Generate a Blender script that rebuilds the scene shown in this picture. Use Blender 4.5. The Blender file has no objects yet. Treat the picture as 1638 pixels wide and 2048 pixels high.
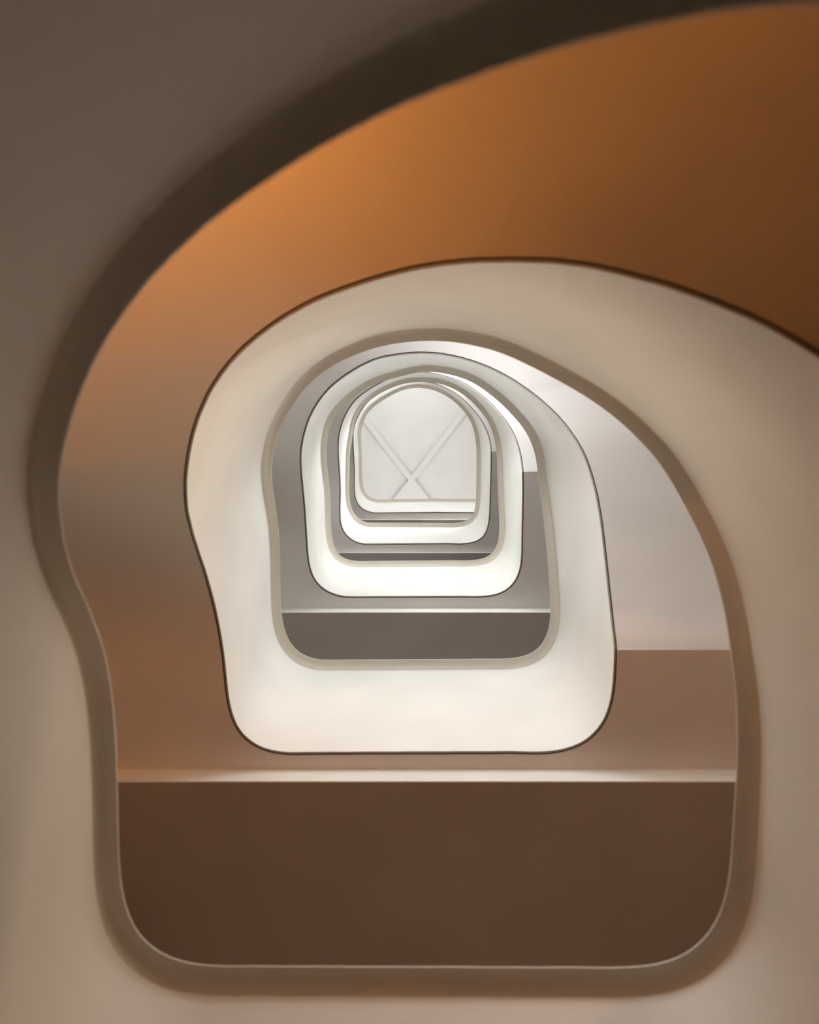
import bpy, bmesh, math
from mathutils import Vector, Matrix

# ------------------------------------------------------------------ camera, world, light, exposure
scene = bpy.context.scene
COL = scene.collection
cam_data = bpy.data.cameras.new("camera")
cam_data.sensor_fit = 'VERTICAL'
cam_data.sensor_height = 36.0
FPX, VX, VY = 1640.0, 817.0, 821.0            # focal length and zenith point, in pixels of the 1638x2048 frame
cam_data.lens = 36.0 * FPX / 2048.0
cam_data.shift_x = (819.0 - VX) / 2048.0
cam_data.shift_y = -(1024.0 - VY) / 2048.0
cam_data.clip_start = 0.02
cam_data.clip_end = 100
cam = bpy.data.objects.new("camera", cam_data)
COL.objects.link(cam)
cam.rotation_euler = (math.pi, 0, 0)          # looking straight up: image right = +x, image down = +y
cam_data.dof.use_dof = True
cam_data.dof.focus_distance = 9.0
cam_data.dof.aperture_fstop = 2.0
scene.camera = cam

world = bpy.data.worlds.new("world")
scene.world = world
world.use_nodes = True
world.node_tree.nodes["Background"].inputs[0].default_value = (0.75, 0.85, 1.0, 1)
world.node_tree.nodes["Background"].inputs[1].default_value = 0.4

vs = scene.view_settings
vs.view_transform = 'Standard'
vs.look = 'None'
vs.exposure = 0.0
vs.gamma = 1.0
vs.use_curve_mapping = False
cy = scene.cycles
cy.use_denoising = True
cy.use_light_tree = True
cy.use_adaptive_sampling = True
cy.adaptive_threshold = 0.12
cy.adaptive_min_samples = 20
cy.max_bounces = 7
cy.diffuse_bounces = 6
cy.glossy_bounces = 1
cy.sample_clamp_indirect = 10.0
cy.caustics_reflective = False
cy.caustics_refractive = False

# light of the end wall windows and the added ones, storey by storey: (glow of the frosted pane, sky light in watts falling in)
WINDOW_LIGHT = {0: (5.6, 14.0), 1: (12.0, 0.0), 2: (6.0, 0.0), 3: (3.6, 0.0)}      # round end wall
SIDE_FILL = {0: (0.0, 6.0), 1: (0.0, 8.0), 2: (0.0, 10.0), 3: (9.0, 42.0)}           # right wall, unseen windows added to brighten the left parapets
CORR_FILL = {0: (0.0, 24.0), 1: (0.0, 62.0), 2: (0.0, 10.0), 4: (5.6, 0.0)}           # back wall of the corridors, unseen windows added to light far parapets
SKY_TILT, SKY_SPREAD = 38.0, 110.0
SCONCE = {-.37: 1080.0, -.56: 90.0, .12: 620.0}    # glow of the warm wall lamps by place; last two are added fill

# ------------------------------------------------------------------ helix traced in plan: handrail edge (R) and parapet foot (B)
U0=-1.125; DU=1/192
XR=[v/1000 for v in (-894,-896,-898,-899,-899,-897,-894,-886,-870,-842,-803,-756,-702,-644,-584,-523,-462,-402,-343,-285,-227,-170,-113,-57,0,57,113,170,228,286,344,403,464,525,587,650,714,776,834,887,932,967,991,1005,1012,1015,1017,1019,1022,1026,1030,1035,1039,1044,1047,1050,1051,1051,1048,1044,1037,1030,1021,1011,1000,986,970,952,932,909,886,862,837,811,786,762,741,724,708,689,669,648,627,606,585,565,545,526,506,488,469,451,433,415,398,380,363,346,329,312,295,278,261,244,227,211,195,180,164,149,135,120,106,92,79,65,52,39,26,13,0,-13,-25,-38,-50,-62,-75,-87,-99,-111,-124,-136,-148,-161,-173,-186,-198,-211,-224,-237,-251,-264,-278,-292,-306,-321,-335,-350,-365,-381,-397,-413,-429,-446,-463,-480,-497,-515,-533,-551,-569,-588,-606,-625,-643,-662,-680,-699,-717,-735,-753,-771,-788,-804,-819,-832,-844,-854,-863,-871,-876,-881,-883,-883,-881,-879,-877,-875,-873,-873,-873,-874,-875,-877,-879,-882,-884,-886,-887,-884,-871,-846,-807,-759,-704,-645,-584,-522,-461,-401,-342,-284,-227,-170,-113,-56,0,56,113,170,227,285,343,402,463,524,587,651,715,779,839,893,940,978,1004,1021,1034,1047,1060,1074,1087,1098,1108,1115,1121,1126,1131,1134,1135,1133,1127,1118,1107,1093,1079,1065,1050,1033,1014,991,965,939,911,882,852,822,792,762,733,705,678,652,628,604,581,560,539,519,500,481,463,444,426,408,390,372,355,338,322,306,290,275,260,245,230,216,202,188,175,161,148,135,122,109,97,84,72,60,48,36,24,12,0,-12,-24,-36,-47,-59,-71,-83,-95,-108,-120,-132,-145,-157,-170,-183,-196,-209,-222,-236,-250,-264,-278,-293,-308,-323,-339,-355,-371,-388,-404,-421,-439,-456,-474,-493,-511,-530,-548,-567,-585,-604,-622,-640,-657,-675,-692,-709,-727,-745,-762,-779,-796,-811,-826,-840,-853,-865,-876,-885,-893,-899,-902,-904,-905,-904,-903,-900,-898,-896,-894,-893,-893,-893,-893,-894,-895,-895,-893,-887,-873,-848,-812,-767,-714,-656,-595,-532,-470,-409,-349,-289,-231,-173,-115,-57,0,57,115,172,230,289,348,408,469,531,594,658,723,786,847,901,946,980,1001,1009,1010,1008,1006,1004,1003,1002,1002,1002,1002,1002,1002,1001,1001,1001,1003,1005,1006,1006,1003,997,989,978,965,948,928,905,882,859,837,814,792,770,747,725,703,682,660,639,618,598,577,556,535,514,492,471,451,430,411,391,372,354,335,318,301,284,268,252,237,221,206,192,177,163,149,135,122,108,96,83,70,58,46,34,23,11,0,-11,-22,-33,-44,-55,-65,-76,-87,-98,-108,-119,-130,-141,-153,-164,-176,-188,-200,-212,-225,-238,-252,-265,-279,-294,-308,-323,-338,-354,-370,-386,-402,-418,-435,-452,-470,-488,-506,-526,-545,-566,-587,-608,-630,-653,-676,-699,-722,-743,-763,-782,-799,-815,-829,-842,-854,-864,-873,-881,-888,-893,-898,-901,-903,-905,-905,-904,-902,-900,-897,-894,-891,-889,-887,-886,-886,-885,-883,-876,-863,-840,-805,-759,-705,-646,-585,-524,-463,-403,-344,-285,-227,-170,-113,-56,0,56,113,169,226,284,342,401,461,522,585,648,712,775,838,896,947,988,1017,1033,1039,1039,1036,1034,1031,1028,1026,1024,1023,1022,1022,1022,1022,1022,1021,1020,1017,1013,1008,1001,993,984,973,961,946,929,909,889,868,847,826,805,783,762,740,718,697,674,652,630,608,585,563,541,519,497,475,454,433,413,393,373,354,335,316,298,281,264,247,230,215,199,184,169,155,141,127,113,100,87,74,61,49,37,24,12,0,-12,-24,-35,-47,-59,-70,-82,-93,-105,-116,-128,-139,-151,-162,-174,-185,-197,-209,-221,-233,-245,-258,-270,-283,-296,-310,-323,-337,-352,-366,-381,-396,-412,-428,-444,-461,-478,-496,-513,-532,-550,-569,-588,-606,-625,-643,-661,-677,-694,-709,-724,-739,-752,-764,-775,-785,-793,-800,-807,-815,-823,-832,-841,-851,-860,-867,-874,-879,-883,-887,-890,-893,-896,-899,-901,-902,-900,-895,-883,-863,-833,-796,-751,-699,-642,-582,-521,-460,-401,-342,-284,-226,-169,-113,-56,0,56,112,169,226,284,342,402,462,524,586,649,713,777,838,895,944,983,1010,1024,1031,1034,1035,1036,1037,1038,1039,1040,1042,1043,1044,1045,1045,1043,1041,1038,1034,1030,1024,1017,1009,999,987,973,957,938,919,898,876,854,832,809,786,763,740,717,694,671,648,625,603,581,560,538,517,496,476,455,435,416,396,377,359,341,323,305,288,271,254,238,222,206,191,175,161,146,132,118,104,90,77,64,51,38,25,12,0,-12,-24,-36,-48,-60,-72,-83,-95,-106,-118,-129,-141,-152,-163,-175,-186,-197,-209,-221,-232,-244,-256,-268,-280,-293,-306,-319,-332,-346,-360,-375,-390,-405,-421,-438,-456,-474,-492,-512,-532,-553,-575,-597,-620,-643,-666,-688,-710,-731,-752,-771,-789,-807,-823,-839,-853,-866,-877,-886,-893,-899,-904,-907,-909,-909,-909,-909,-908,-907,-906,-905,-905,-905,-907,-908,-909,-909,-906,-897,-880,-852,-813,-766,-711,-652,-591,-530,-469,-408,-348,-288,-229,-171,-114,-57,0,57,114,171,228,286,345,404,465,526,589,653,719,786,856,927,1002,1079,1160,1244,1332,1425,1523,1627,1737,1855,1982,2117,2258)]
YR=[v/1000 for v in (895,960,1027,1099,1176,1258,1344,1431,1512,1579,1631,1669,1695,1709,1717,1720,1722,1722,1723,1723,1724,1725,1726,1726,1727,1727,1727,1727,1726,1727,1727,1727,1727,1727,1727,1726,1721,1710,1691,1660,1616,1559,1488,1408,1324,1242,1164,1092,1025,963,905,851,799,749,701,654,608,563,518,474,431,389,348,308,269,231,194,158,124,91,59,29,1,-25,-50,-74,-97,-119,-140,-160,-178,-196,-212,-227,-242,-255,-268,-280,-292,-303,-313,-323,-332,-340,-348,-356,-362,-369,-375,-380,-384,-387,-389,-391,-393,-394,-395,-396,-396,-396,-396,-396,-395,-395,-394,-393,-392,-392,-390,-389,-388,-386,-384,-382,-380,-377,-375,-372,-370,-367,-364,-361,-358,-354,-351,-347,-343,-339,-335,-331,-326,-322,-317,-311,-306,-300,-294,-287,-280,-272,-265,-256,-247,-238,-228,-217,-205,-193,-180,-166,-152,-136,-120,-102,-84,-64,-44,-22,1,25,50,77,105,134,164,195,227,260,294,329,364,400,436,473,510,547,587,628,672,718,768,821,878,940,1006,1079,1158,1243,1334,1428,1515,1586,1639,1676,1699,1712,1717,1718,1718,1719,1719,1719,1719,1720,1720,1720,1721,1721,1721,1721,1722,1722,1722,1723,1723,1723,1725,1726,1724,1717,1700,1672,1630,1575,1506,1429,1352,1279,1212,1149,1089,1030,973,917,862,809,757,707,657,607,557,508,460,413,368,324,283,242,203,165,129,94,61,30,1,-26,-51,-74,-95,-115,-134,-151,-167,-182,-197,-210,-223,-235,-246,-257,-266,-276,-284,-292,-299,-305,-311,-316,-321,-326,-330,-334,-338,-341,-344,-347,-350,-352,-354,-355,-357,-358,-359,-360,-361,-362,-362,-363,-363,-363,-363,-363,-362,-362,-361,-360,-360,-359,-358,-357,-356,-354,-353,-351,-349,-347,-344,-342,-339,-336,-333,-329,-325,-321,-317,-312,-308,-302,-297,-291,-284,-277,-270,-262,-253,-243,-233,-223,-211,-199,-185,-171,-156,-140,-123,-105,-86,-66,-45,-22,1,25,51,78,106,135,165,197,230,263,298,334,371,408,446,484,523,563,604,647,691,737,786,839,896,957,1023,1094,1172,1255,1343,1432,1517,1591,1650,1694,1724,1743,1750,1751,1750,1750,1750,1749,1749,1749,1749,1748,1748,1748,1747,1747,1747,1746,1746,1746,1745,1745,1746,1746,1742,1734,1716,1686,1641,1580,1503,1414,1322,1234,1152,1076,1006,942,881,824,770,719,671,624,579,536,495,456,417,379,341,303,266,229,193,158,123,90,59,29,1,-26,-51,-75,-98,-119,-139,-158,-176,-193,-209,-224,-238,-251,-263,-274,-284,-292,-300,-308,-314,-320,-326,-330,-335,-339,-343,-346,-349,-351,-353,-355,-357,-358,-358,-359,-359,-358,-358,-357,-356,-354,-353,-351,-350,-348,-346,-344,-342,-340,-338,-335,-333,-331,-329,-327,-324,-322,-319,-317,-314,-312,-309,-307,-304,-302,-299,-296,-293,-290,-286,-283,-279,-274,-270,-265,-259,-253,-246,-239,-231,-223,-214,-204,-194,-183,-171,-159,-145,-131,-116,-100,-82,-63,-43,-22,1,25,51,78,106,135,166,197,230,263,297,333,369,406,444,483,523,564,606,649,694,740,789,840,894,952,1014,1083,1159,1241,1327,1415,1501,1576,1635,1676,1701,1716,1723,1724,1723,1723,1722,1722,1722,1721,1721,1720,1720,1719,1719,1719,1718,1718,1717,1717,1716,1716,1717,1718,1715,1709,1697,1675,1641,1591,1526,1446,1359,1271,1186,1108,1034,966,902,843,787,734,684,637,591,547,505,463,422,382,343,304,267,230,194,160,125,92,61,30,1,-27,-53,-78,-102,-125,-146,-167,-186,-204,-221,-236,-251,-264,-277,-288,-299,-308,-317,-325,-332,-338,-344,-349,-353,-357,-360,-363,-365,-367,-369,-370,-371,-372,-373,-373,-373,-374,-374,-373,-373,-373,-372,-372,-371,-370,-369,-367,-366,-364,-363,-361,-359,-356,-354,-351,-349,-346,-343,-339,-336,-332,-329,-325,-321,-317,-312,-308,-303,-299,-294,-288,-283,-277,-271,-265,-258,-252,-244,-237,-228,-220,-211,-201,-190,-179,-168,-155,-142,-128,-112,-96,-79,-61,-41,-21,1,24,47,72,98,125,153,182,211,241,273,305,338,374,411,451,493,536,581,628,676,727,780,836,896,961,1029,1103,1180,1262,1345,1425,1499,1563,1616,1659,1688,1705,1712,1713,1713,1714,1714,1714,1715,1715,1715,1715,1716,1716,1716,1717,1717,1717,1717,1718,1718,1719,1721,1722,1719,1712,1698,1674,1637,1584,1516,1435,1348,1264,1185,1110,1040,975,913,856,801,749,699,651,604,559,515,472,429,388,348,309,271,234,197,162,127,93,61,30,1,-27,-54,-79,-103,-125,-146,-166,-185,-203,-219,-235,-249,-263,-275,-287,-298,-308,-317,-326,-333,-341,-347,-353,-358,-363,-367,-371,-374,-377,-380,-382,-383,-385,-386,-387,-387,-387,-387,-387,-386,-386,-385,-384,-383,-381,-379,-378,-376,-374,-371,-369,-366,-363,-361,-357,-354,-351,-347,-343,-339,-335,-331,-327,-322,-317,-313,-308,-302,-297,-292,-286,-280,-274,-268,-261,-254,-247,-240,-232,-224,-216,-207,-198,-188,-178,-166,-155,-142,-128,-113,-98,-81,-62,-43,-22,1,25,50,77,105,134,165,197,230,264,299,334,371,409,447,486,526,567,609,653,698,746,796,850,908,970,1038,1111,1190,1274,1362,1448,1529,1598,1652,1691,1716,1732,1743,1744,1743,1742,1741,1740,1740,1739,1738,1737,1736,1735,1734,1733,1732,1731,1730,1729,1728,1728,1729,1731,1732,1732,1732,1732,1732,1732,1732,1732,1732,1732,1732,1732,1732,1732,1732,1732,1732)]
XB=[v/1000 for v in (-946,-946,-946,-945,-943,-940,-934,-925,-906,-876,-835,-786,-730,-670,-607,-544,-481,-419,-357,-297,-237,-177,-118,-59,0,59,118,177,237,297,358,420,482,546,611,676,742,806,866,921,968,1006,1032,1048,1056,1061,1065,1069,1073,1079,1085,1091,1097,1103,1108,1112,1114,1115,1113,1110,1105,1098,1090,1081,1070,1057,1042,1024,1004,982,959,934,910,884,859,835,814,796,779,760,739,717,696,674,652,631,610,590,569,549,530,510,491,471,452,433,414,396,377,359,340,320,301,282,264,245,227,210,192,175,158,141,125,109,93,77,61,46,30,15,0,-15,-30,-45,-59,-74,-89,-103,-118,-132,-147,-162,-176,-191,-205,-220,-235,-250,-265,-280,-295,-310,-326,-342,-358,-374,-390,-406,-423,-440,-457,-475,-492,-510,-528,-546,-565,-583,-602,-621,-639,-658,-677,-696,-715,-734,-753,-771,-790,-808,-825,-843,-860,-876,-890,-903,-914,-924,-932,-939,-944,-947,-948,-947,-944,-941,-937,-934,-931,-929,-928,-927,-927,-927,-927,-928,-929,-929,-928,-922,-908,-880,-839,-789,-732,-671,-607,-543,-480,-418,-357,-296,-236,-177,-118,-59,0,59,118,177,236,297,357,419,481,545,610,676,743,809,871,927,977,1016,1044,1063,1079,1093,1109,1125,1141,1156,1170,1182,1192,1202,1211,1219,1224,1226,1225,1221,1214,1205,1195,1186,1175,1163,1147,1128,1107,1084,1060,1034,1008,981,954,927,901,874,847,821,794,767,740,713,686,660,634,609,584,560,536,513,491,469,447,425,404,382,362,341,321,302,283,265,248,230,213,197,180,164,148,133,117,102,87,72,58,43,29,14,0,-14,-28,-42,-56,-70,-84,-98,-112,-126,-141,-155,-169,-184,-198,-213,-228,-244,-259,-275,-291,-308,-324,-341,-358,-375,-392,-410,-428,-446,-465,-484,-503,-523,-543,-563,-584,-604,-625,-645,-666,-686,-706,-726,-746,-765,-783,-801,-819,-836,-852,-868,-883,-897,-911,-925,-939,-953,-966,-978,-990,-1000,-1007,-1013,-1018,-1021,-1024,-1025,-1024,-1023,-1021,-1018,-1014,-1009,-1003,-996,-988,-980,-971,-959,-937,-903,-859,-806,-747,-684,-619,-554,-489,-425,-362,-301,-240,-179,-119,-60,0,60,119,179,239,300,362,424,488,553,619,685,752,818,880,938,988,1031,1063,1084,1095,1100,1104,1110,1116,1121,1125,1129,1132,1135,1137,1139,1140,1140,1139,1137,1133,1128,1121,1113,1103,1090,1074,1056,1036,1015,992,969,944,918,892,866,839,813,786,760,735,710,686,662,638,614,591,569,546,525,503,482,461,441,421,401,382,363,345,327,310,292,275,258,242,225,209,193,178,162,147,131,116,101,87,72,57,43,29,14,0,-14,-28,-43,-57,-71,-85,-100,-114,-129,-144,-158,-173,-188,-204,-219,-234,-250,-265,-281,-297,-312,-328,-344,-360,-377,-393,-410,-427,-444,-462,-480,-498,-517,-536,-555,-575,-595,-614,-634,-654,-673,-692,-711,-730,-748,-766,-784,-801,-817,-834,-849,-863,-877,-889,-902,-914,-925,-936,-946,-954,-961,-966,-971,-975,-979,-981,-984,-986,-987,-988,-988,-989,-989,-988,-985,-982,-976,-966,-948,-921,-884,-838,-787,-731,-671,-609,-546,-483,-420,-358,-297,-237,-177,-118,-59,0,59,118,177,236,297,357,419,482,546,610,676,742,807,870,928,979,1023,1057,1080,1092,1097,1098,1099,1100,1102,1103,1104,1105,1106,1106,1105,1104,1104,1105,1105,1104,1100,1094,1086,1076,1064,1049,1031,1012,991,969,946,924,901,878,856,833,810,787,764,741,719,696,673,650,627,604,582,560,538,516,494,473,452,431,411,391,372,353,334,316,298,281,264,247,230,214,198,182,166,150,135,119,104,89,74,59,44,29,15,0,-14,-28,-42,-56,-70,-84,-98,-111,-125,-139,-152,-166,-180,-194,-208,-221,-236,-250,-264,-278,-293,-308,-323,-338,-353,-369,-385,-401,-418,-435,-452,-470,-488,-506,-525,-544,-564,-584,-604,-625,-645,-665,-684,-703,-722,-739,-757,-774,-790,-806,-821,-836,-850,-863,-875,-886,-897,-906,-913,-919,-923,-927,-929,-931,-932,-932,-931,-930,-929,-928,-927,-925,-924,-923,-924,-927,-930,-929,-922,-902,-871,-830,-782,-729,-671,-609,-547,-484,-421,-359,-298,-237,-177,-118,-59,0,59,118,177,236,297,358,420,483,547,612,678,744,810,875,935,988,1031,1062,1082,1093,1099,1102,1104,1106,1108,1110,1111,1113,1114,1115,1116,1116,1116,1117,1118,1117,1115,1109,1100,1088,1074,1058,1040,1020,998,975,952,928,905,882,860,837,814,792,769,747,724,700,677,654,631,608,586,564,543,522,501,481,461,442,422,402,382,363,344,325,307,289,271,254,236,219,202,186,169,153,137,121,106,90,75,60,44,30,15,0,-15,-29,-43,-58,-72,-86,-101,-115,-129,-143,-157,-171,-186,-200,-214,-228,-243,-258,-272,-287,-302,-318,-333,-348,-364,-380,-396,-412,-429,-446,-463,-480,-498,-516,-534,-552,-571,-590,-608,-627,-646,-665,-684,-703,-722,-740,-758,-776,-794,-812,-829,-846,-862,-876,-890,-902,-913,-922,-930,-937,-942,-945,-947,-949,-951,-952,-953,-953,-953,-952,-952,-951,-950,-951,-953,-955,-955,-951,-938,-915,-880,-836,-786,-730,-670,-608,-545,-482,-420,-358,-297,-236,-177,-117,-59,0,59,117,176,236,296,356,417,480,543,608,674,742,811,883,957,1034,1114,1197,1284,1375,1471,1572,1679,1793,1915,2045,2185,2331)]
YB=[v/1000 for v in (947,1013,1082,1155,1234,1317,1404,1493,1575,1643,1696,1735,1762,1778,1786,1790,1792,1793,1794,1795,1796,1797,1798,1799,1800,1800,1799,1799,1799,1798,1798,1798,1797,1797,1796,1794,1788,1777,1757,1725,1679,1621,1549,1467,1382,1298,1219,1145,1076,1013,953,897,843,792,742,693,645,597,550,504,459,414,371,329,288,248,208,170,133,98,64,32,1,-28,-55,-81,-106,-131,-154,-177,-197,-217,-235,-253,-270,-285,-300,-315,-328,-341,-353,-365,-376,-386,-396,-405,-414,-422,-430,-436,-442,-446,-450,-453,-456,-458,-460,-462,-464,-465,-465,-466,-466,-466,-465,-465,-465,-464,-463,-462,-460,-458,-456,-454,-452,-449,-446,-443,-440,-437,-433,-429,-425,-421,-416,-411,-406,-401,-396,-390,-384,-378,-371,-365,-357,-350,-342,-333,-324,-315,-305,-295,-284,-272,-260,-247,-233,-219,-204,-188,-171,-153,-134,-114,-93,-72,-49,-24,1,27,55,84,114,146,178,211,246,281,317,354,392,430,468,507,546,586,627,671,716,764,816,871,930,993,1061,1135,1215,1302,1395,1490,1578,1650,1704,1742,1767,1780,1786,1788,1789,1790,1790,1791,1791,1792,1792,1793,1793,1793,1793,1794,1794,1793,1793,1794,1794,1794,1794,1794,1792,1783,1765,1736,1693,1637,1567,1488,1410,1335,1267,1203,1143,1085,1028,971,916,863,810,759,708,657,606,555,504,455,407,361,316,272,229,188,147,108,71,35,1,-31,-61,-90,-117,-143,-167,-190,-212,-232,-250,-267,-283,-298,-312,-325,-336,-347,-358,-367,-376,-384,-391,-397,-403,-408,-412,-415,-418,-421,-424,-426,-428,-430,-432,-434,-435,-436,-437,-437,-438,-438,-438,-438,-437,-437,-436,-435,-434,-432,-431,-429,-427,-426,-423,-421,-419,-416,-414,-411,-408,-405,-402,-399,-395,-392,-388,-384,-379,-374,-369,-363,-357,-350,-343,-336,-328,-319,-310,-300,-290,-279,-267,-254,-241,-227,-211,-195,-178,-159,-140,-119,-97,-75,-51,-25,1,28,57,86,117,149,182,217,253,290,329,370,411,454,498,543,589,637,686,736,788,842,898,956,1017,1080,1147,1218,1293,1373,1460,1547,1628,1694,1743,1779,1803,1816,1821,1820,1820,1819,1819,1819,1818,1818,1818,1818,1817,1817,1817,1817,1816,1816,1816,1816,1815,1815,1817,1818,1814,1803,1784,1755,1714,1661,1595,1517,1432,1345,1263,1188,1119,1053,989,929,870,815,761,710,659,611,563,516,471,426,382,339,297,255,215,175,138,101,66,33,1,-29,-57,-84,-109,-133,-155,-176,-196,-215,-232,-248,-263,-278,-291,-303,-315,-325,-335,-345,-353,-361,-368,-375,-382,-388,-393,-398,-403,-407,-411,-415,-418,-421,-424,-426,-428,-430,-431,-432,-434,-434,-435,-436,-436,-436,-436,-436,-435,-434,-434,-433,-431,-430,-429,-427,-426,-424,-422,-420,-418,-416,-413,-409,-406,-401,-397,-392,-386,-380,-374,-367,-360,-353,-345,-336,-327,-318,-308,-298,-287,-276,-264,-251,-237,-223,-208,-192,-174,-156,-137,-117,-95,-73,-49,-25,1,28,55,84,114,146,178,211,246,282,319,357,396,436,478,520,564,610,657,707,758,812,869,929,992,1059,1130,1205,1284,1367,1450,1530,1599,1656,1702,1738,1764,1783,1794,1796,1796,1796,1796,1795,1795,1795,1795,1795,1794,1794,1794,1794,1793,1793,1793,1793,1792,1793,1794,1793,1789,1780,1763,1736,1698,1648,1586,1512,1428,1341,1256,1177,1104,1035,970,909,850,794,740,689,639,591,546,502,458,415,372,330,289,249,210,171,134,99,65,32,1,-28,-57,-83,-109,-133,-156,-177,-198,-217,-235,-252,-268,-283,-297,-310,-322,-334,-344,-354,-362,-370,-378,-384,-390,-396,-402,-406,-411,-416,-420,-423,-427,-430,-433,-436,-438,-440,-442,-443,-444,-445,-445,-446,-445,-444,-443,-441,-439,-437,-434,-432,-429,-426,-422,-419,-416,-412,-409,-405,-401,-397,-392,-388,-383,-379,-373,-368,-363,-357,-351,-344,-338,-331,-323,-316,-308,-299,-290,-281,-271,-260,-249,-237,-225,-212,-198,-183,-167,-150,-131,-112,-92,-70,-48,-24,1,27,54,82,111,141,173,205,238,273,308,345,382,419,458,498,539,581,624,669,715,764,816,870,928,990,1057,1131,1213,1303,1397,1488,1567,1633,1686,1728,1760,1783,1797,1800,1800,1799,1799,1798,1798,1797,1797,1797,1796,1796,1795,1795,1795,1794,1794,1793,1793,1793,1795,1797,1794,1787,1773,1749,1712,1661,1594,1514,1429,1343,1261,1182,1109,1040,976,914,856,800,747,695,646,598,552,507,464,421,378,335,293,252,212,173,135,99,65,32,1,-29,-57,-84,-109,-134,-157,-179,-199,-219,-237,-254,-270,-285,-299,-312,-325,-337,-348,-358,-368,-378,-387,-395,-402,-408,-413,-418,-423,-427,-432,-435,-439,-441,-444,-446,-448,-449,-450,-451,-452,-452,-452,-452,-451,-451,-450,-449,-447,-446,-444,-442,-439,-437,-434,-431,-428,-425,-421,-417,-413,-409,-405,-400,-395,-390,-385,-380,-374,-368,-362,-355,-348,-341,-333,-325,-316,-307,-297,-287,-277,-266,-254,-241,-228,-214,-200,-184,-167,-150,-132,-112,-92,-70,-48,-24,1,27,54,83,112,143,175,208,243,278,314,351,389,428,467,507,549,593,638,685,733,784,838,894,954,1018,1088,1166,1250,1339,1429,1514,1588,1649,1697,1735,1762,1781,1793,1796,1795,1795,1794,1793,1793,1792,1791,1791,1790,1790,1789,1788,1788,1787,1787,1786,1785,1785,1786,1787,1788,1788,1788,1788,1788,1788,1788,1788,1788,1788,1788,1788,1788,1788,1788,1788,1788)]
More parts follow.
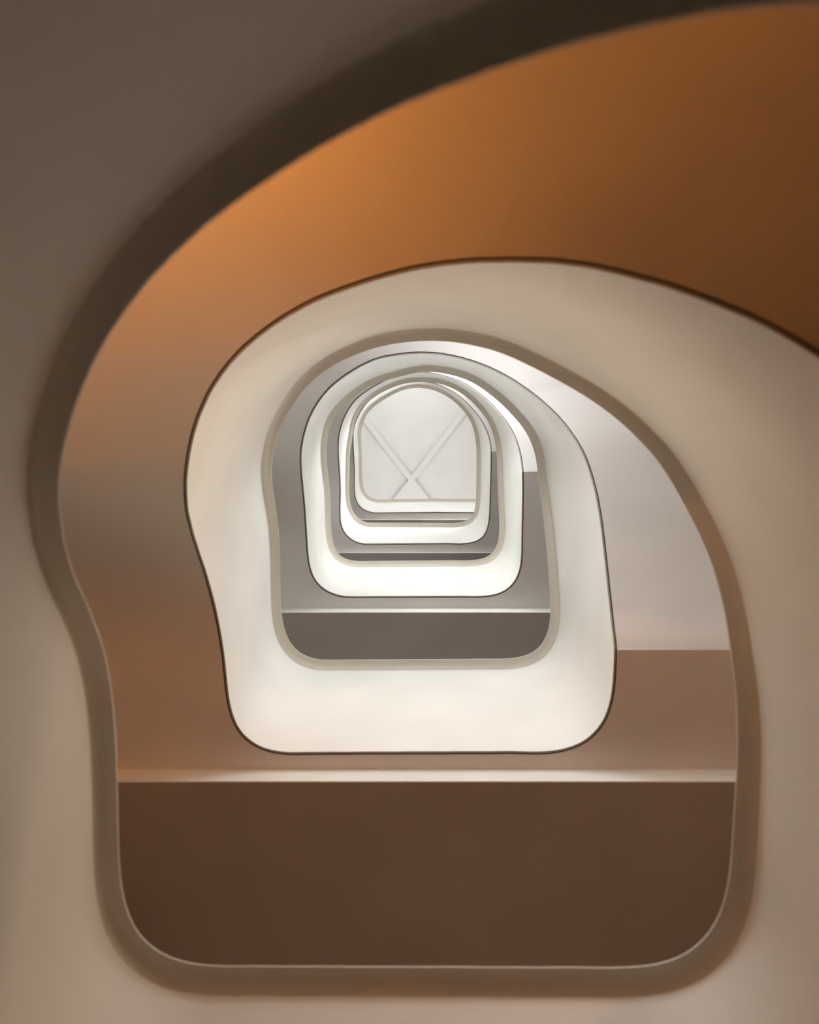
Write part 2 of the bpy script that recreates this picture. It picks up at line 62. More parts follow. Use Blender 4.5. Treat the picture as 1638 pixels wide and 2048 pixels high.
ZR=[v/1000 for v in (-961,-948,-935,-925,-915,-907,-900,-894,-890,-886,-883,-881,-879,-878,-877,-877,-876,-876,-876,-876,-876,-876,-876,-876,-875,-875,-875,-875,-875,-875,-875,-875,-874,-874,-872,-871,-869,-865,-861,-855,-847,-837,-825,-810,-792,-771,-747,-720,-691,-659,-624,-588,-551,-512,-473,-433,-394,-354,-315,-276,-237,-199,-162,-125,-88,-53,-17,18,52,85,118,150,182,213,243,272,300,328,355,381,407,432,456,479,502,525,546,568,588,608,628,646,665,683,700,717,733,749,765,780,794,809,823,836,850,863,875,888,900,912,924,936,947,958,970,981,992,1002,1013,1024,1034,1045,1055,1066,1076,1087,1097,1108,1118,1129,1139,1150,1161,1172,1183,1194,1205,1217,1229,1241,1253,1265,1278,1291,1304,1318,1332,1346,1361,1376,1392,1408,1424,1441,1459,1477,1495,1514,1534,1554,1574,1596,1618,1640,1663,1687,1711,1736,1762,1788,1815,1842,1870,1898,1927,1956,1986,2017,2047,2078,2109,2140,2171,2202,2232,2262,2291,2318,2345,2370,2394,2416,2435,2453,2469,2483,2495,2505,2513,2520,2526,2530,2533,2536,2537,2539,2540,2540,2541,2541,2541,2541,2541,2541,2541,2541,2542,2542,2542,2542,2542,2542,2542,2542,2543,2543,2544,2546,2548,2551,2555,2561,2568,2578,2589,2603,2620,2640,2662,2688,2716,2746,2778,2812,2848,2884,2921,2958,2996,3033,3070,3107,3143,3179,3214,3249,3284,3317,3351,3383,3416,3447,3478,3509,3538,3567,3596,3623,3650,3676,3702,3727,3751,3774,3797,3819,3841,3862,3882,3902,3921,3940,3959,3976,3994,4010,4027,4043,4058,4073,4088,4102,4116,4129,4143,4155,4168,4180,4192,4204,4216,4227,4238,4249,4260,4271,4281,4291,4302,4312,4322,4332,4342,4352,4362,4372,4381,4391,4401,4411,4421,4431,4441,4451,4461,4472,4482,4493,4503,4514,4525,4537,4548,4560,4572,4584,4597,4610,4623,4636,4650,4664,4679,4694,4710,4726,4742,4759,4776,4794,4813,4832,4851,4871,4892,4913,4935,4957,4980,5004,5028,5052,5078,5103,5130,5156,5184,5211,5240,5268,5297,5326,5355,5384,5414,5443,5471,5499,5526,5553,5578,5601,5624,5644,5663,5680,5695,5708,5719,5729,5736,5743,5748,5752,5755,5757,5759,5760,5761,5762,5762,5763,5763,5763,5763,5763,5763,5763,5763,5763,5763,5763,5763,5763,5763,5764,5764,5765,5766,5768,5770,5774,5779,5785,5793,5804,5817,5833,5852,5874,5899,5928,5959,5993,6030,6068,6108,6149,6190,6233,6275,6317,6359,6400,6441,6481,6521,6560,6599,6637,6675,6712,6748,6784,6818,6853,6886,6919,6951,6982,7012,7042,7070,7098,7125,7152,7177,7202,7227,7250,7273,7296,7318,7339,7359,7380,7399,7418,7436,7454,7472,7489,7505,7521,7537,7552,7567,7581,7595,7609,7623,7636,7649,7662,7674,7687,7699,7711,7723,7735,7746,7758,7769,7780,7792,7803,7814,7825,7836,7847,7858,7869,7881,7892,7903,7914,7926,7938,7949,7961,7973,7986,7998,8011,8024,8037,8050,8064,8078,8093,8108,8123,8139,8155,8171,8188,8206,8224,8242,8261,8281,8301,8322,8343,8365,8388,8411,8435,8460,8485,8511,8537,8564,8592,8620,8649,8679,8709,8740,8771,8803,8835,8867,8900,8933,8966,8999,9031,9064,9095,9126,9155,9184,9211,9236,9259,9280,9299,9316,9330,9343,9354,9363,9370,9376,9380,9384,9386,9388,9390,9391,9391,9392,9392,9392,9392,9392,9392,9392,9392,9392,9392,9392,9392,9392,9392,9392,9392,9392,9393,9393,9393,9393,9393,9393,9393,9393,9393,9393,9393,9394,9395,9396,9397,9400,9403,9407,9413,9420,9430,9441,9455,9471,9490,9511,9535,9561,9590,9620,9652,9685,9720,9755,9790,9825,9861,9896,9930,9964,9997,10030,10062,10093,10123,10152,10181,10209,10236,10262,10288,10312,10337,10360,10383,10406,10428,10449,10469,10489,10509,10528,10546,10564,10581,10598,10615,10631,10646,10661,10676,10691,10705,10719,10732,10746,10759,10772,10784,10797,10809,10821,10833,10845,10857,10869,10880,10892,10903,10915,10926,10937,10949,10960,10972,10983,10994,11006,11018,11030,11041,11054,11066,11078,11091,11104,11117,11130,11143,11157,11171,11186,11201,11216,11232,11248,11264,11281,11299,11317,11335,11354,11373,11394,11414,11436,11458,11480,11503,11527,11552,11577,11602,11629,11656,11684,11712,11742,11771,11802,11833,11864,11896,11929,11962,11995,12028,12062,12096,12130,12163,12196,12228,12260,12290,12319,12347,12372,12396,12418,12437,12454,12470,12482,12493,12503,12510,12516,12521,12524,12527,12529,12530,12531,12532,12532,12533,12533,12533,12533,12533,12533,12533,12533,12533,12533,12533,12533,12533,12533,12533,12533,12533,12533,12533,12533,12533,12533,12533,12533,12533,12534,12534,12534,12535,12536,12537,12539,12542,12546,12551,12558,12567,12578,12592,12608,12627,12649,12674,12701,12731,12764,12799,12835,12873,12912,12951,12991,13031,13071,13110,13149,13187,13224,13260,13295,13330,13363,13396,13428,13458,13488,13518,13546,13574,13601,13627,13653,13678,13702,13725,13748,13770,13792,13813,13833,13853,13872,13891,13909,13927,13945,13962,13978,13994,14010,14026,14041,14056,14071,14085,14099,14113,14127,14141,14154,14168,14181,14194,14208,14221,14234,14247,14260,14273,14286,14299,14312,14325,14338,14352,14365,14379,14392,14406,14420,14435,14449,14464,14479,14495,14511,14527,14544,14561,14578,14596,14614,14633,14652,14672,14693,14714,14735,14758,14781,14804,14829,14854,14879,14906,14933,14961,14990,15019,15049,15080,15112,15145,15178,15212,15247,15282,15318,15354,15392,15429,15467,15506,15544,15583,15621,15659,15697,15734,15770,15805,15838,15869,15898,15925,15950,15972,15992,16009,16024,16037,16047,16055,16062,16068,16072,16075,16077,16079,16080,16081,16081,16081,16082,16082,16082,16082,16082,16082,16082,16082,16082,16082,16082,16082,16082,16082,16082,16082,16082,16082,16082,16082,16082,16082,16082,16082,16082,16082,16082,16082,16082,16082,16082,16082,16082,16082,16082)]
ZB=[v/1000 for v in (-2851,-2831,-2814,-2802,-2794,-2792,-2792,-2792,-2792,-2792,-2792,-2792,-2792,-2792,-2792,-2792,-2792,-2792,-2792,-2792,-2792,-2792,-2792,-2792,-2792,-2792,-2792,-2792,-2792,-2792,-2792,-2792,-2792,-2792,-2792,-2792,-2792,-2792,-2792,-2792,-2792,-2792,-2792,-2792,-2792,-2792,-2784,-2723,-2663,-2611,-2559,-2513,-2467,-2424,-2381,-2340,-2300,-2260,-2221,-2182,-2144,-2106,-2069,-2033,-1998,-1962,-1927,-1891,-1856,-1821,-1786,-1753,-1719,-1687,-1656,-1626,-1596,-1574,-1552,-1526,-1500,-1475,-1450,-1427,-1403,-1381,-1359,-1338,-1318,-1298,-1279,-1261,-1243,-1225,-1208,-1192,-1175,-1159,-1144,-1129,-1115,-1102,-1088,-1075,-1062,-1049,-1037,-1025,-1013,-1001,-989,-978,-967,-956,-945,-934,-923,-913,-902,-892,-882,-871,-861,-851,-841,-830,-820,-810,-800,-789,-779,-768,-758,-747,-737,-726,-715,-703,-692,-680,-668,-656,-644,-631,-618,-605,-591,-577,-563,-548,-533,-517,-501,-484,-467,-450,-432,-413,-393,-373,-353,-332,-310,-288,-265,-241,-217,-192,-167,-140,-114,-86,-57,-28,1,31,61,92,123,155,187,220,253,286,319,355,390,425,457,488,516,543,565,586,603,615,623,625,625,625,625,625,625,625,625,625,625,625,625,625,625,625,625,625,625,625,625,625,625,625,625,625,625,625,625,625,625,625,625,625,625,625,625,625,625,625,625,625,632,690,746,796,844,888,932,972,1012,1051,1089,1127,1164,1200,1236,1272,1307,1341,1374,1407,1440,1474,1507,1540,1573,1605,1636,1670,1700,1729,1758,1779,1800,1825,1850,1875,1899,1922,1944,1966,1987,2008,2028,2047,2066,2084,2102,2119,2136,2152,2168,2184,2200,2214,2228,2242,2255,2269,2282,2294,2307,2319,2331,2343,2355,2367,2378,2389,2400,2411,2422,2433,2444,2455,2465,2476,2487,2497,2508,2519,2529,2540,2551,2561,2572,2583,2594,2605,2616,2628,2639,2651,2663,2675,2687,2699,2712,2725,2738,2752,2766,2780,2795,2810,2825,2841,2857,2874,2891,2909,2927,2946,2965,2985,3006,3027,3048,3071,3093,3117,3141,3166,3191,3217,3244,3272,3301,3330,3360,3394,3431,3473,3519,3568,3619,3672,3728,3784,3841,3900,3958,4015,4068,4118,4164,4206,4243,4274,4299,4317,4328,4331,4331,4331,4331,4331,4331,4331,4331,4331,4331,4331,4331,4331,4331,4331,4331,4331,4331,4331,4331,4331,4331,4331,4331,4331,4331,4331,4331,4331,4331,4331,4331,4331,4331,4331,4331,4331,4331,4331,4331,4331,4339,4403,4466,4519,4570,4615,4658,4698,4736,4772,4807,4840,4873,4905,4936,4967,4997,5027,5056,5086,5116,5149,5182,5216,5251,5284,5317,5349,5381,5410,5439,5461,5482,5507,5532,5557,5581,5604,5627,5648,5669,5689,5708,5727,5745,5762,5779,5796,5812,5827,5842,5857,5871,5884,5897,5909,5922,5933,5945,5956,5967,5978,5988,5999,6009,6019,6029,6038,6048,6057,6067,6076,6085,6094,6103,6112,6121,6130,6139,6148,6157,6166,6175,6184,6193,6203,6212,6222,6231,6241,6251,6261,6272,6282,6293,6305,6316,6328,6340,6352,6365,6378,6392,6406,6420,6435,6450,6466,6483,6500,6518,6536,6555,6574,6594,6615,6636,6659,6681,6705,6729,6754,6779,6806,6833,6862,6891,6921,6952,6985,7021,7060,7102,7147,7193,7242,7292,7343,7395,7450,7504,7557,7606,7654,7697,7738,7772,7803,7827,7845,7856,7858,7858,7858,7858,7858,7858,7858,7858,7858,7858,7858,7858,7858,7858,7858,7858,7858,7858,7858,7858,7858,7858,7858,7858,7858,7858,7858,7858,7858,7858,7858,7858,7858,7858,7858,7858,7858,7858,7858,7858,7858,7858,7858,7858,7858,7858,7858,7858,7858,7858,7858,7858,7858,7900,7941,7982,8022,8061,8099,8135,8172,8209,8247,8285,8322,8360,8396,8433,8469,8504,8538,8571,8597,8623,8654,8684,8713,8742,8770,8798,8824,8850,8875,8899,8923,8946,8968,8990,9011,9032,9052,9072,9091,9110,9128,9146,9163,9180,9196,9212,9228,9244,9259,9274,9289,9304,9318,9333,9347,9361,9374,9388,9401,9415,9428,9441,9454,9467,9480,9493,9506,9518,9531,9544,9557,9570,9583,9596,9609,9622,9636,9649,9663,9677,9692,9706,9721,9736,9751,9767,9783,9799,9816,9833,9851,9869,9887,9906,9926,9946,9967,9988,10010,10033,10056,10080,10104,10129,10155,10181,10209,10236,10265,10294,10324,10354,10386,10418,10451,10484,10515,10545,10574,10602,10630,10656,10682,10707,10732,10757,10783,10810,10836,10860,10883,10904,10925,10942,10959,10972,10983,10989,10990,10990,10990,10990,10990,10990,10990,10990,10990,10990,10990,10990,10990,10990,10990,10990,10990,10990,10990,10990,10990,10990,10990,10990,10990,10990,10990,10990,10990,10990,10990,10990,10990,10990,10990,10990,10990,10990,10990,10990,10990,10990,10990,10990,10990,10990,10990,10990,10990,10990,10990,10990,10990,11001,11048,11092,11134,11174,11211,11246,11280,11313,11346,11378,11410,11440,11470,11499,11528,11556,11584,11611,11631,11652,11679,11708,11738,11768,11797,11826,11853,11880,11905,11930,11954,11977,12000,12022,12043,12064,12084,12104,12123,12142,12159,12177,12193,12209,12225,12241,12256,12271,12286,12300,12315,12329,12342,12356,12369,12382,12395,12408,12421,12434,12446,12459,12471,12484,12496,12509,12521,12534,12546,12559,12571,12584,12597,12610,12623,12636,12649,12663,12677,12690,12705,12719,12734,12750,12765,12781,12798,12814,12831,12849,12867,12886,12905,12925,12946,12967,12989,13011,13034,13058,13083,13108,13134,13161,13189,13217,13246,13276,13307,13338,13371,13404,13439,13474,13510,13546,13583,13620,13658,13697,13736,13775,13815,13856,13896,13938,13981,14025,14068,14106,14145,14179,14212,14241,14266,14287,14302,14312,14314,14314,14314,14314,14314,14314,14314,14314,14314,14314,14314,14314,14314,14314,14314,14314,14314,14314,14314,14314,14314,14314,14314,14314,14314,14314,14314,14314,14314,14314,14314,14314,14314,14314,14314,14314,14314,14314,14314,14314,14314,14314,14314,14314,14314,14314,14314,14314)]

def refine(a):
    """Catmull-Rom upsampling of a traced list by two."""
    out = []
    for i in range(len(a) - 1):
        p0, p1, p2, p3 = a[max(i - 1, 0)], a[i], a[i + 1], a[min(i + 2, len(a) - 1)]
        out += [p1, (-p0 + 9 * p1 + 9 * p2 - p3) / 16]
    return out + [a[-1]]
XR, YR, XB, YB, ZR, ZB = (refine(a) for a in (XR, YR, XB, YB, ZR, ZB))
DU /= 2
NU = len(XR)
def at(u):
    return max(0, min(NU - 1, int(round((u - U0) / DU))))
LAND = {0: (ZB[at(0.0)], .114), 1: (ZB[at(1.0)], .114), 2: (ZB[at(2.0)], .172), 3: (ZB[at(3.0)], .176), 4: (ZB[at(4.0)], .14)}
FASCIA_Z = {0: ZB[at(0)] - .14, 1: 4.19, 2: 7.70, 3: 10.92, 4: 14.225}
FASCIA_Y = 1.895
U_END = .90                                    # where a flight runs into its landing
XL, XRT, YT, RC = -2.3, 2.4, -1.75, 1.1       # stair hall: left, right, round end, corner radius
GROUND = -1.6
TOP_CEIL = 18.6

# ------------------------------------------------------------------ materials
def nodes_of(name):
    m = bpy.data.materials.new(name)
    m.use_nodes = True
    nt = m.node_tree
    return m, nt, nt.nodes["Principled BSDF"]

def plaster(name, col, rough=0.6, mottling=0.06, scale=2.2):
    m, nt, b = nodes_of(name)
    tc = nt.nodes.new("ShaderNodeTexCoord")
    n1 = nt.nodes.new("ShaderNodeTexNoise")
    n1.inputs["Scale"].default_value = scale
    n1.inputs["Detail"].default_value = 1
    nt.links.new(tc.outputs["Object"], n1.inputs["Vector"])
    ramp = nt.nodes.new("ShaderNodeValToRGB")
    c0 = [c * (1 - mottling) for c in col]
    c1 = [min(1, c * (1 + mottling)) for c in col]
    ramp.color_ramp.elements[0].position = .3
    ramp.color_ramp.elements[0].color = (*c0, 1)
    ramp.color_ramp.elements[1].position = .7
    ramp.color_ramp.elements[1].color = (*c1, 1)
    nt.links.new(n1.outputs["Fac"], ramp.inputs["Fac"])
    nt.links.new(ramp.outputs["Color"], b.inputs["Base Color"])
    b.inputs["Roughness"].default_value = rough
    return m

def plain(name, col, rough=.5, metal=0.0):
    m, nt, b = nodes_of(name)
    b.inputs["Base Color"].default_value = (*col, 1)
    b.inputs["Roughness"].default_value = rough
    b.inputs["Metallic"].default_value = metal
    return m

def glowing(name, col, strength):
    m, nt, b = nodes_of(name)
    b.inputs["Base Color"].default_value = (.8, .8, .8, 1)
    b.inputs["Emission Color"].default_value = (*col, 1)
    b.inputs["Emission Strength"].default_value = strength
    return m

M_PARAPET = plaster("cream_plaster", (.86, .845, .80), rough=.55, mottling=.03)
M_LIP_SHADE = plaster("handrail_lip_shade", (.59, .535, .455), rough=.5, mottling=.02)  # darker than the cream cap: shade under the lip put into the colour
M_SOFFIT = plaster("soffit_shade_plaster", (.69, .645, .605), rough=.7, mottling=.03)  # parapet plaster darkened, shade of the undersides put into the colour
M_CORRIDOR = plaster("corridor_ceiling_taupe", (.36, .31, .275), rough=.75, mottling=.04)  # even taupe, darker than the soffits
M_CEIL = plaster("ceiling_plaster", (.78, .765, .73), rough=.75, mottling=.02)
M_WALL = plaster("wall_plaster", (.48, .43, .38), rough=.7, mottling=.03)
M_GAP = plain("black_joint", (.008, .008, .009), .6)
M_EDGE = plain("grey_edge_bead", (.33, .29, .26), .5)
M_STEP = plaster("stone_steps", (.16, .125, .10), rough=.5, mottling=.12, scale=14)
M_FLOOR = plaster("ground_floor_stone", (.04, .028, .02), rough=.4, mottling=.15, scale=6)
M_FRAME = plain("white_window_frame", (.8, .8, .78), .4)
M_GLASS = plain("frosted_glass", (.75, .78, .8), .35)
M_LENS = plain("opal_lamp_lens", (.85, .75, .6), .4)
M_BRASS = plain("brass", (.6, .42, .18), .3, 1.0)

# ------------------------------------------------------------------ helpers
def put(name, me, mat, parent=None, smooth=True, **props):
    me.materials.append(mat)
    if smooth:
        me.polygons.foreach_set("use_smooth", [True] * len(me.polygons))
        me.set_sharp_from_angle(angle=math.radians(40))
    o = bpy.data.objects.new(name, me)
    COL.objects.link(o)
    if parent is not None:
        o.parent = parent
        o.matrix_parent_inverse = Matrix.Translation(-parent.location)      # mesh coordinates stay world coordinates
    for k, v in props.items():
        o[k] = v
    return o

def mesh(verts, faces):
    me = bpy.data.meshes.new("mesh")
    me.from_pydata([tuple(v) for v in verts], [], faces)
    me.update()
    return me

def loft(sections):
    """sections: list of equal-length point lists -> quad surface."""
    k = len(sections[0])
    verts = [p for s in sections for p in s]
    faces = []
    for i in range(len(sections) - 1):
        for j in range(k - 1):
            a = i * k + j
            faces.append((a, a + 1, a + k + 1, a + k))
    return mesh(verts, faces)

def box_mesh(boxes):
    verts, faces = [], []
    for (x0, x1, y0, y1, z0, z1) in boxes:
        b = len(verts)
        verts += [(x0, y0, z0), (x1, y0, z0), (x1, y1, z0), (x0, y1, z0), (x0, y0, z1), (x1, y0, z1), (x1, y1, z1), (x0, y1, z1)]
        faces += [tuple(b + i for i in f) for f in ((0, 3, 2, 1), (4, 5, 6, 7), (0, 1, 5, 4), (1, 2, 6, 5), (2, 3, 7, 6), (3, 0, 4, 7))]
    return mesh(verts, faces)

def prism(poly, z0, z1):
    n = len(poly)
    verts = [(x, y, z0) for x, y in poly] + [(x, y, z1) for x, y in poly]
    faces = [tuple(range(n))[::-1], tuple(range(n, 2 * n))]
    faces += [(i, (i + 1) % n, n + (i + 1) % n, n + i) for i in range(n)]
    return mesh(verts, faces)

def empty(name, loc, **props):
    o = bpy.data.objects.new(name, None)
    o.empty_display_size = .2
    o.location = loc
    COL.objects.link(o)
    for k, v in props.items():
        o[k] = v
    return o

def wall_hit(x, y, ang):
    """distance along a direction to the inside face of the stair hall (rounded rectangle)."""
    dx, dy = math.cos(ang), math.sin(ang)
    lo, hi = 0.0, 6.0
    def inside(px, py):
        if px < XL or px > XRT or py < YT:
            return False
        for cx, s in ((XL + RC, -1), (XRT - RC, 1)):
            if (px - cx) * s > 0 and py < YT + RC and math.hypot(px - cx, py - YT - RC) > RC:
                return False
        return True
    for _ in range(40):
        m = (lo + hi) / 2
        if inside(x + dx * m, y + dy * m):
            lo = m
        else:
            hi = m
    return x + dx * lo, y + dy * lo

RULE_U = [0.0, .11, .20, .28, .36, .5, .64, .72, .79, 1.0]
RULE_A = [0, 0, -3, -16, -45, -90, -135, -165, -180, -180]
def interp(x, xs, ys):
    for i in range(len(xs) - 1):
        if x <= xs[i + 1]:
            t = (x - xs[i]) / (xs[i + 1] - xs[i])
            return ys[i] + (ys[i + 1] - ys[i]) * t
    return ys[-1]
def rule(u):
    return math.radians(interp(u - math.floor(u + 1e-9), RULE_U, RULE_A))

# ------------------------------------------------------------------ the shell of the stair hall
def hall_outline(n=14):
    pts = [(XL, FASCIA_Y)]
    for cx, a0 in ((XL + RC, 180), (XRT - RC, 270)):
        for i in range(n + 1):
            a = math.radians(a0 + 90 * i / n)
            pts.append((cx + RC * math.cos(a), YT + RC + RC * math.sin(a)))
    pts.append((XRT, FASCIA_Y))
    return pts
OUT = hall_outline()
put("wall_curved", loft([[(x, y, GROUND), (x, y, TOP_CEIL)] for x, y in OUT]), M_WALL, kind="structure",
    label="curved plaster outer wall of the stair hall")
CX0, CX1, CY1 = -3.4, 3.4, 5.2
put("wall_left", loft([[(XL, FASCIA_Y, GROUND), (XL, FASCIA_Y, TOP_CEIL)], [(CX0, FASCIA_Y, GROUND), (CX0, FASCIA_Y, TOP_CEIL)],
                       [(CX0, CY1, GROUND), (CX0, CY1, TOP_CEIL)]]), M_WALL, smooth=False, kind="structure", label="left plaster wall of the corridors")
put("wall_right", loft([[(XRT, FASCIA_Y, GROUND), (XRT, FASCIA_Y, TOP_CEIL)], [(CX1, FASCIA_Y, GROUND), (CX1, FASCIA_Y, TOP_CEIL)],
                        [(CX1, CY1, GROUND), (CX1, CY1, TOP_CEIL)]]), M_WALL, smooth=False, kind="structure", label="right plaster wall of the corridors")
put("wall_back", loft([[(CX0, CY1, GROUND), (CX0, CY1, TOP_CEIL)], [(CX1, CY1, GROUND), (CX1, CY1, TOP_CEIL)]]), M_WALL, smooth=False,
    kind="structure", label="plaster wall at the back of the corridors")
put("floor", box_mesh([(-3.6, 3.6, -2.0, 5.4, GROUND - .2, GROUND)]), M_FLOOR, smooth=False, kind="structure", label="warm stone ground floor of the stair hall")
ceil = put("ceiling", box_mesh([(-3.6, 3.6, -2.0, 5.4, TOP_CEIL, TOP_CEIL + .25)]), M_CEIL, smooth=False, kind="structure",
           label="pale plaster ceiling with crossed ribs at the very top")
# crossed ribs
px = TOP_CEIL / FPX
cxr, cyr = (823 - VX) * px, (959.5 - VY) * px
for s in (1, -1):
    a = math.atan2(1.30, s * 1.0)
    d = Vector((math.cos(a), math.sin(a), 0)); nrm = Vector((-d.y, d.x, 0))
    w, dep = .062, .05 if s == 1 else .048
    pts = []
    for t in (-4.4, 1.6):
        for q in (-w, w):
            pts.append(Vector((cxr, cyr, 0)) + d * t + nrm * q)
    poly = [(pts[0].x, pts[0].y), (pts[1].x, pts[1].y), (pts[3].x, pts[3].y), (pts[2].x, pts[2].y)]
    poly = [(max(-3.3, min(3.3, x)), max(-1.9, y)) for x, y in poly]
    put("rib", prism(poly, TOP_CEIL - dep, TOP_CEIL + .02), M_CEIL, ceil, smooth=False)

# ------------------------------------------------------------------ landings and corridor slabs
LAND_TXT = {0: "plaster landing slab just above the camera, behind the near brown parapet",
            1: "lowest landing in view, brown soffit with a bright fascia strip below the cream ring",
            2: "second landing up, grey soffit and thin bright fascia under the second cream ring",
            3: "third landing up, small grey soffit and white fascia line",
            4: "topmost landing in view, tiny pale soffit under the white top parapet"}
SLAB = .22
for n in range(0, 5):
    zb, uc = LAND[n]
    t = empty("stair_landing", (0, FASCIA_Y, zb), label=LAND_TXT[n], category="landing", group="stair landings")
    i0, i1 = at(n - 1 + U_END), at(n + uc)
    inner = [(XB[i], YB[i]) for i in range(i0, i1 + 1)]
    if n == 4:
        i1 = at(4.0); inner = [(XB[i], YB[i]) for i in range(i0, i1 + 1)] + [(XRT, YB[at(4.0)])]
    ya, yb_ = inner[0][1], inner[-1][1]
    poly = inner + [(XRT, yb_)] * (n != 4) + [(XRT, FASCIA_Y), (XL, FASCIA_Y), (XL, ya)]
    poly = [p for k, p in enumerate(poly) if k == 0 or math.dist(p, poly[k - 1]) > 1e-4]
    put("soffit_slab", prism(poly, zb, zb + SLAB), M_SOFFIT, t, smooth=False)
    zf = FASCIA_Z[n]
    put("fascia", box_mesh([(XL, XRT, FASCIA_Y, FASCIA_Y + .006, zf, zb + SLAB)]), M_PARAPET, t, smooth=False)
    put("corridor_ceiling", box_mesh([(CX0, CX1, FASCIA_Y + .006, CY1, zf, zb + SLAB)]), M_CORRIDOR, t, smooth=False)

# ------------------------------------------------------------------ flights: smooth helical soffit below, steps above
FL_TXT = {-1: "lowest stair flight beside the camera, hidden behind the near brown parapet",
          0: "orange-lit stair flight soffit sweeping over the near brown parapet",
          1: "pinkish stair flight soffit right of the large cream ring",
          2: "white and grey stair flight soffit around the second cream ring",
          3: "narrow topmost stair flight soffit around the smallest cream ring"}
for n in range(-1, 4):
    ua = n + LAND.get(n, (0, .114))[1]
    i0, i1 = at(ua), at(n + U_END)
    t = empty("stair_flight", (XB[i0], YB[i0], ZB[i0]), label=FL_TXT[n], category="stair flight", group="stair flights")
    secs, ends = [], []
    for i in range(i0, i1 + 1):
        u = U0 + i * DU
        wx, wy = wall_hit(XB[i], YB[i], rule(u))
        sec = []
        for k in range(7):
            f = k / 6
            sec.append((XB[i] + (wx - XB[i]) * f, YB[i] + (wy - YB[i]) * f, ZB[i]))
        secs.append(sec); ends.append((wx, wy))
    put("soffit", loft(secs), M_SOFFIT, t)
    # steps: treads following the same rulings
    nst = 18
    verts, faces = [], []
    for s in range(nst):
        a, b = i0 + (i1 - i0) * s // nst, i0 + (i1 - i0) * (s + 1) // nst
        z = ZB[i0] + SLAB + (ZB[i1] - ZB[i0]) * (s + 1) / nst
        z = max(z, ZB[b] + .12)
        zl = ZB[a] + .05
        base = len(verts)
        for j in (a, b):
            e = ends[j - i0]
            zl = ZB[j] + .10
            dl = math.dist((XB[j], YB[j]), e) or 1
            px_, py_ = XB[j] + (e[0] - XB[j]) * .14 / dl, YB[j] + (e[1] - YB[j]) * .14 / dl
            verts += [(px_, py_, zl), (e[0], e[1], zl), (px_, py_, z), (e[0], e[1], z)]
        faces += [tuple(base + q for q in f) for f in ((2, 3, 7, 6), (0, 1, 3, 2), (4, 6, 7, 5), (0, 2, 6, 4))]
    put("steps", mesh(verts, faces), M_STEP, t, smooth=False)

# ------------------------------------------------------------------ parapet rings with handrail lip, foot bead and black joint
PA_TXT = {0: "brownish plaster parapet nearest the camera, its curved lip framing the whole view",
          1: "large cream plaster parapet, first bright ring above the camera",
          2: "second cream plaster parapet ring up the stairwell",
          3: "third and smallest complete cream parapet ring",
          4: "white top floor parapet directly below the crossed ceiling ribs"}
BEAD, JOINT = .010, .007
for n in range(0, 5):
    i0 = 0 if n == 0 else at(n - 1 + LAND[n - 1][1])
    i1 = NU - 1 if n == 4 else at(n + LAND[n][1])
    t = empty("stair_parapet", (XB[i0], YB[i0], ZB[i0]), label=PA_TXT[n], category="parapet", group="stair parapets")
    cap, lip, face, bead, joint, top = [], [], [], [], [], []
    for i in range(i0, i1 + 1):
        a, b = max(i - 1, 0), min(i + 1, NU - 1)
        def nrm(X, Y):
            tx, ty = X[b] - X[a], Y[b] - Y[a]
            l = math.hypot(tx, ty) or 1
            return -ty / l, tx / l
        nx, ny = nrm(XB, YB)
        if nx * XB[i] + ny * YB[i] < 0:
            nx, ny = -nx, -ny
        mx, my = nrm(XR, YR)
        if mx * XR[i] + my * YR[i] < 0:
            mx, my = -mx, -my
        pr = Vector((XR[i], YR[i], ZR[i]))
        foot = Vector((XB[i] - nx * (BEAD + JOINT), YB[i] - ny * (BEAD + JOINT), ZB[i]))
        O, D = .061, .040
        sec = [(pr.x + mx * .24, pr.y + my * .24, pr.z), (pr.x + mx * .004, pr.y + my * .004, pr.z), (pr.x, pr.y, pr.z - .002), (pr.x, pr.y, pr.z - .0075)]
        for k in range(0, 10):
            th2 = math.pi / 2 * max(0, k - 3) / 6
            o = (O - D) * min(1, k / 3) + D * math.sin(th2) if k >= 3 else (O - D) * k / 3
            sec.append((pr.x + mx * o, pr.y + my * o, pr.z - .008 - D * (1 - math.cos(th2))))
        cap.append(sec[:4])
        lip.append(sec[3:])
        c = Vector(sec[-1])
        face.append([tuple(c.lerp(foot, f)) for f in (0, .06, .15, .3, .5, .75, 1)])
        p1 = (XB[i] - nx * JOINT, YB[i] - ny * JOINT, ZB[i])
        p2 = (XB[i], YB[i], ZB[i])
        bead.append([tuple(foot), p1, (p1[0], p1[1], p1[2] + .02)])
        joint.append([(p1[0], p1[1], ZB[i] + .003), (p2[0] + nx * .0, p2[1] + ny * .0, ZB[i] + .003)])
        back = (pr.x + mx * .24, pr.y + my * .24)
        top.append([(back[0], back[1], pr.z), (max(min(back[0], 9), -9), back[1], ZB[i] + .3)])
    put("wall_face", loft(face), M_PARAPET, t)
    put("handrail_lip", loft(lip), M_LIP_SHADE, t, label="coved underside of the handrail overhanging the well, shade painted in as beige")
    put("handrail_cap", loft(cap), M_PARAPET, t, label="thin cream edge of the handrail cap")
    put("foot_bead", loft(bead), M_EDGE, t, label="thin grey-brown bead along the foot of the parapet")
    put("black_joint", loft(joint), M_GAP, t, label="thin black shadow joint along the foot of the parapet")
    put("stair_side_face", loft(top), M_PARAPET, t)

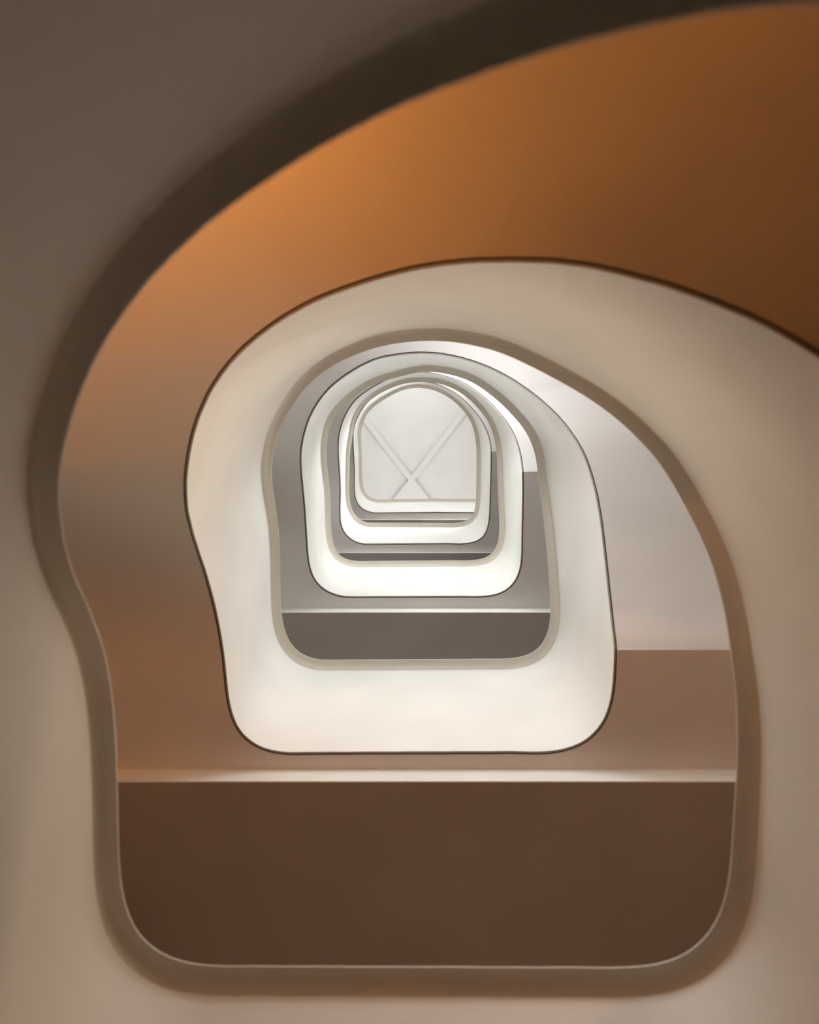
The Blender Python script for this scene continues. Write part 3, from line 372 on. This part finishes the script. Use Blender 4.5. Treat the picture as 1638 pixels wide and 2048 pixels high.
# ------------------------------------------------------------------ windows in the round end of the hall, plus added side and corridor ones
def area_light(name, parent, loc, direction, size, watts, col, spread=180.0):
    ld = bpy.data.lights.new(name, 'AREA')
    ld.shape = 'RECTANGLE' if size[0] != size[1] else 'DISK'
    ld.size, ld.size_y = size
    ld.energy = watts
    ld.color = col
    ld.spread = math.radians(spread)
    o = bpy.data.objects.new(name, ld)
    COL.objects.link(o)
    o.parent = parent
    o.matrix_parent_inverse = Matrix.Translation(-parent.location)
    o.location = loc
    o.rotation_euler = direction.to_track_quat('-Z', 'Y').to_euler()
    return o
def window(idx, mid, half, z0, z1, inward, strength, txt, tilt=None, spread=None, col=(.96, 1.0, 1.03)):
    """framed frosted pane on a wall; mid = (x, y) on the wall face, inward = unit direction into the room."""
    w = empty("window_%d" % idx, (mid[0], mid[1], z0), kind="structure", label=txt)
    ix, iy = inward
    sx, sy = -iy, ix
    def slab(a0, a1, d0, d1, zz0, zz1):
        poly = [(mid[0] + sx * a + ix * d, mid[1] + sy * a + iy * d) for a, d in ((a0, d0), (a1, d0), (a1, d1), (a0, d1))]
        return poly, zz0, zz1
    fr = .05
    verts, faces = [], []
    for (a0, a1, q0, q1) in ((-half, half, z0, z0 + fr), (-half, half, z1 - fr, z1), (-half, -half + fr, z0 + fr, z1 - fr), (half - fr, half, z0 + fr, z1 - fr), (-.02, .02, z0 + fr, z1 - fr)):
        poly, p0, p1 = slab(a0, a1, 0, .06, q0, q1)
        b0 = len(verts)
        verts += [(x, y, p0) for x, y in poly] + [(x, y, p1) for x, y in poly]
        faces += [tuple(b0 + i for i in f) for f in ((0, 3, 2, 1), (4, 5, 6, 7), (0, 1, 5, 4), (1, 2, 6, 5), (2, 3, 7, 6), (3, 0, 4, 7))]
    put("window_frame", mesh(verts, faces), M_FRAME, w, smooth=False)
    m = M_GLASS
    poly, p0, p1 = slab(-half + fr, half - fr, .015, .03, z0 + fr, z1 - fr)
    put("pane", prism(poly, p0, p1), m, w, smooth=False)
    sz = (2 * (half - fr), z1 - z0 - 2 * fr)
    if strength[0] > 0:                      # glow of the frosted pane itself, to all sides
        area_light("pane_glow", w, (mid[0] + ix * .035, mid[1] + iy * .035, (z0 + z1) / 2), Vector((ix, iy, 0)), sz, strength[0] * math.pi * sz[0] * sz[1], col)
    if strength[1] > 0:                      # sky light falling in at a slant
        tl = math.radians(SKY_TILT if tilt is None else tilt)
        d = Vector((ix * math.cos(tl), iy * math.cos(tl), -math.sin(tl)))
        off = .06 + (z1 - z0) / 2 * math.sin(tl)
        area_light("sky_light", w, (mid[0] + ix * off, mid[1] + iy * off, (z0 + z1) / 2), d, sz, strength[1], col, spread or SKY_SPREAD)
wi = 1
for n, e in WINDOW_LIGHT.items():
    i, j = at(n + .5), at(min(n + 1.5, 4.1))
    z0 = ZR[i] - .35
    z1 = ZB[j] - .25 if n < 3 else TOP_CEIL - .5
    window(wi, (0.0, YT), .9, z0, z1, (0, 1), e, "frosted stair window in the round end wall"); wi += 1
for n, e in SIDE_FILL.items():
    i = at(n + .25)
    window(wi, (XRT, .35), .55, ZR[i] - .2, ZR[i] + 1.1, (-1, 0), e, "added unseen side window in the right stair wall", *((12, 70, (1.0, .82, .64)) if n == 0 else ())); wi += 1  # added to brighten left-hand parapets, lowest one tinted warm
for n, e in CORR_FILL.items():
    zf = LAND[n][0] + SLAB
    zt = FASCIA_Z[n + 1] if n < 4 else TOP_CEIL
    window(wi, (0.2, CY1), 1.6, zf + .8, zt - .3, (0, -1), e, "added unseen corridor window in the back wall", *((16, 70, (1.0, .76, .53)) if n == 0 else ())); wi += 1  # added to brighten parapets across the well, lowest one tinted warm

# ------------------------------------------------------------------ wall lamps on the lowest flight and landing, two of them added fill
LAMP_TXT = {-.56: "added dimmer brass uplighter, unseen, at the right of the round end of the lowest flight", -.37: "bright brass uplighter at the left of the round end of the lowest flight",
            .12: "added unseen brass downlighter on the right wall above the first landing"}  # dimmer uplighter and downlighter are added to lift dark surfaces
def sconce(x, y, z, glow, txt, face, up):
    """wall lamp: brass bracket, opaque bowl and a glowing lens recessed in it (opening upward or downward)."""
    t = empty("wall_lamp", (x, y, z), label=txt, category="lamp", group="warm wall lamps")
    s_ = 1 if up else -1
    def ring(prof, name, mat):
        secs = []
        for k in range(25):
            a = 2 * math.pi * k / 24
            secs.append([(cx_ + r * math.cos(a), cy_ + r * math.sin(a), z + s_ * h) for r, h in prof])
        return put(name, loft(secs), mat, t)
    cx_, cy_ = x + face[0] * .16, y + face[1] * .16
    bx, by = x + face[0] * .03, y + face[1] * .03
    sx, sy = -face[1], face[0]
    poly = [(x + sx * q + face[0] * d, y + sy * q + face[1] * d) for q, d in ((-.05, .005), (.05, .005), (.05, .03), (-.05, .03))]
    put("back_plate", prism(poly, z - .1, z + .1), M_BRASS, t, smooth=False)
    poly = [(x + sx * q + face[0] * d, y + sy * q + face[1] * d) for q, d in ((-.012, .03), (.012, .03), (.012, .09), (-.012, .09))]
    put("arm", prism(poly, z - .012, z + .012), M_BRASS, t, smooth=False)
    rec = .055 if up else .02
    ring(((.0, -.07), (.045, -.06), (.075, -.02), (.085, .03), (.08, .03), (.072, .03 - rec)), "shade", M_BRASS)
    ring(((.0, .03 - rec), (.04, .03 - rec), (.072, .03 - rec)), "lens", M_LENS)
    r = .07
    area_light("lamp_light", t, (cx_, cy_, z + s_ * (.034 - rec)), Vector((0, 0, s_)), (2 * r, 2 * r), glow * math.pi * math.pi * r * r, (1.0, .36, .065) if up else (1.0, .45, .13))
for u, e in SCONCE.items():
    i = at(u)
    wx, wy = wall_hit(XB[i], YB[i], rule(u))
    c = math.atan2(-wy + .2, -wx)
    sconce(wx, wy, ZR[i] + (.45 if u > 0 else -.10), e, LAMP_TXT[u], (math.cos(c), math.sin(c)), u < 0)
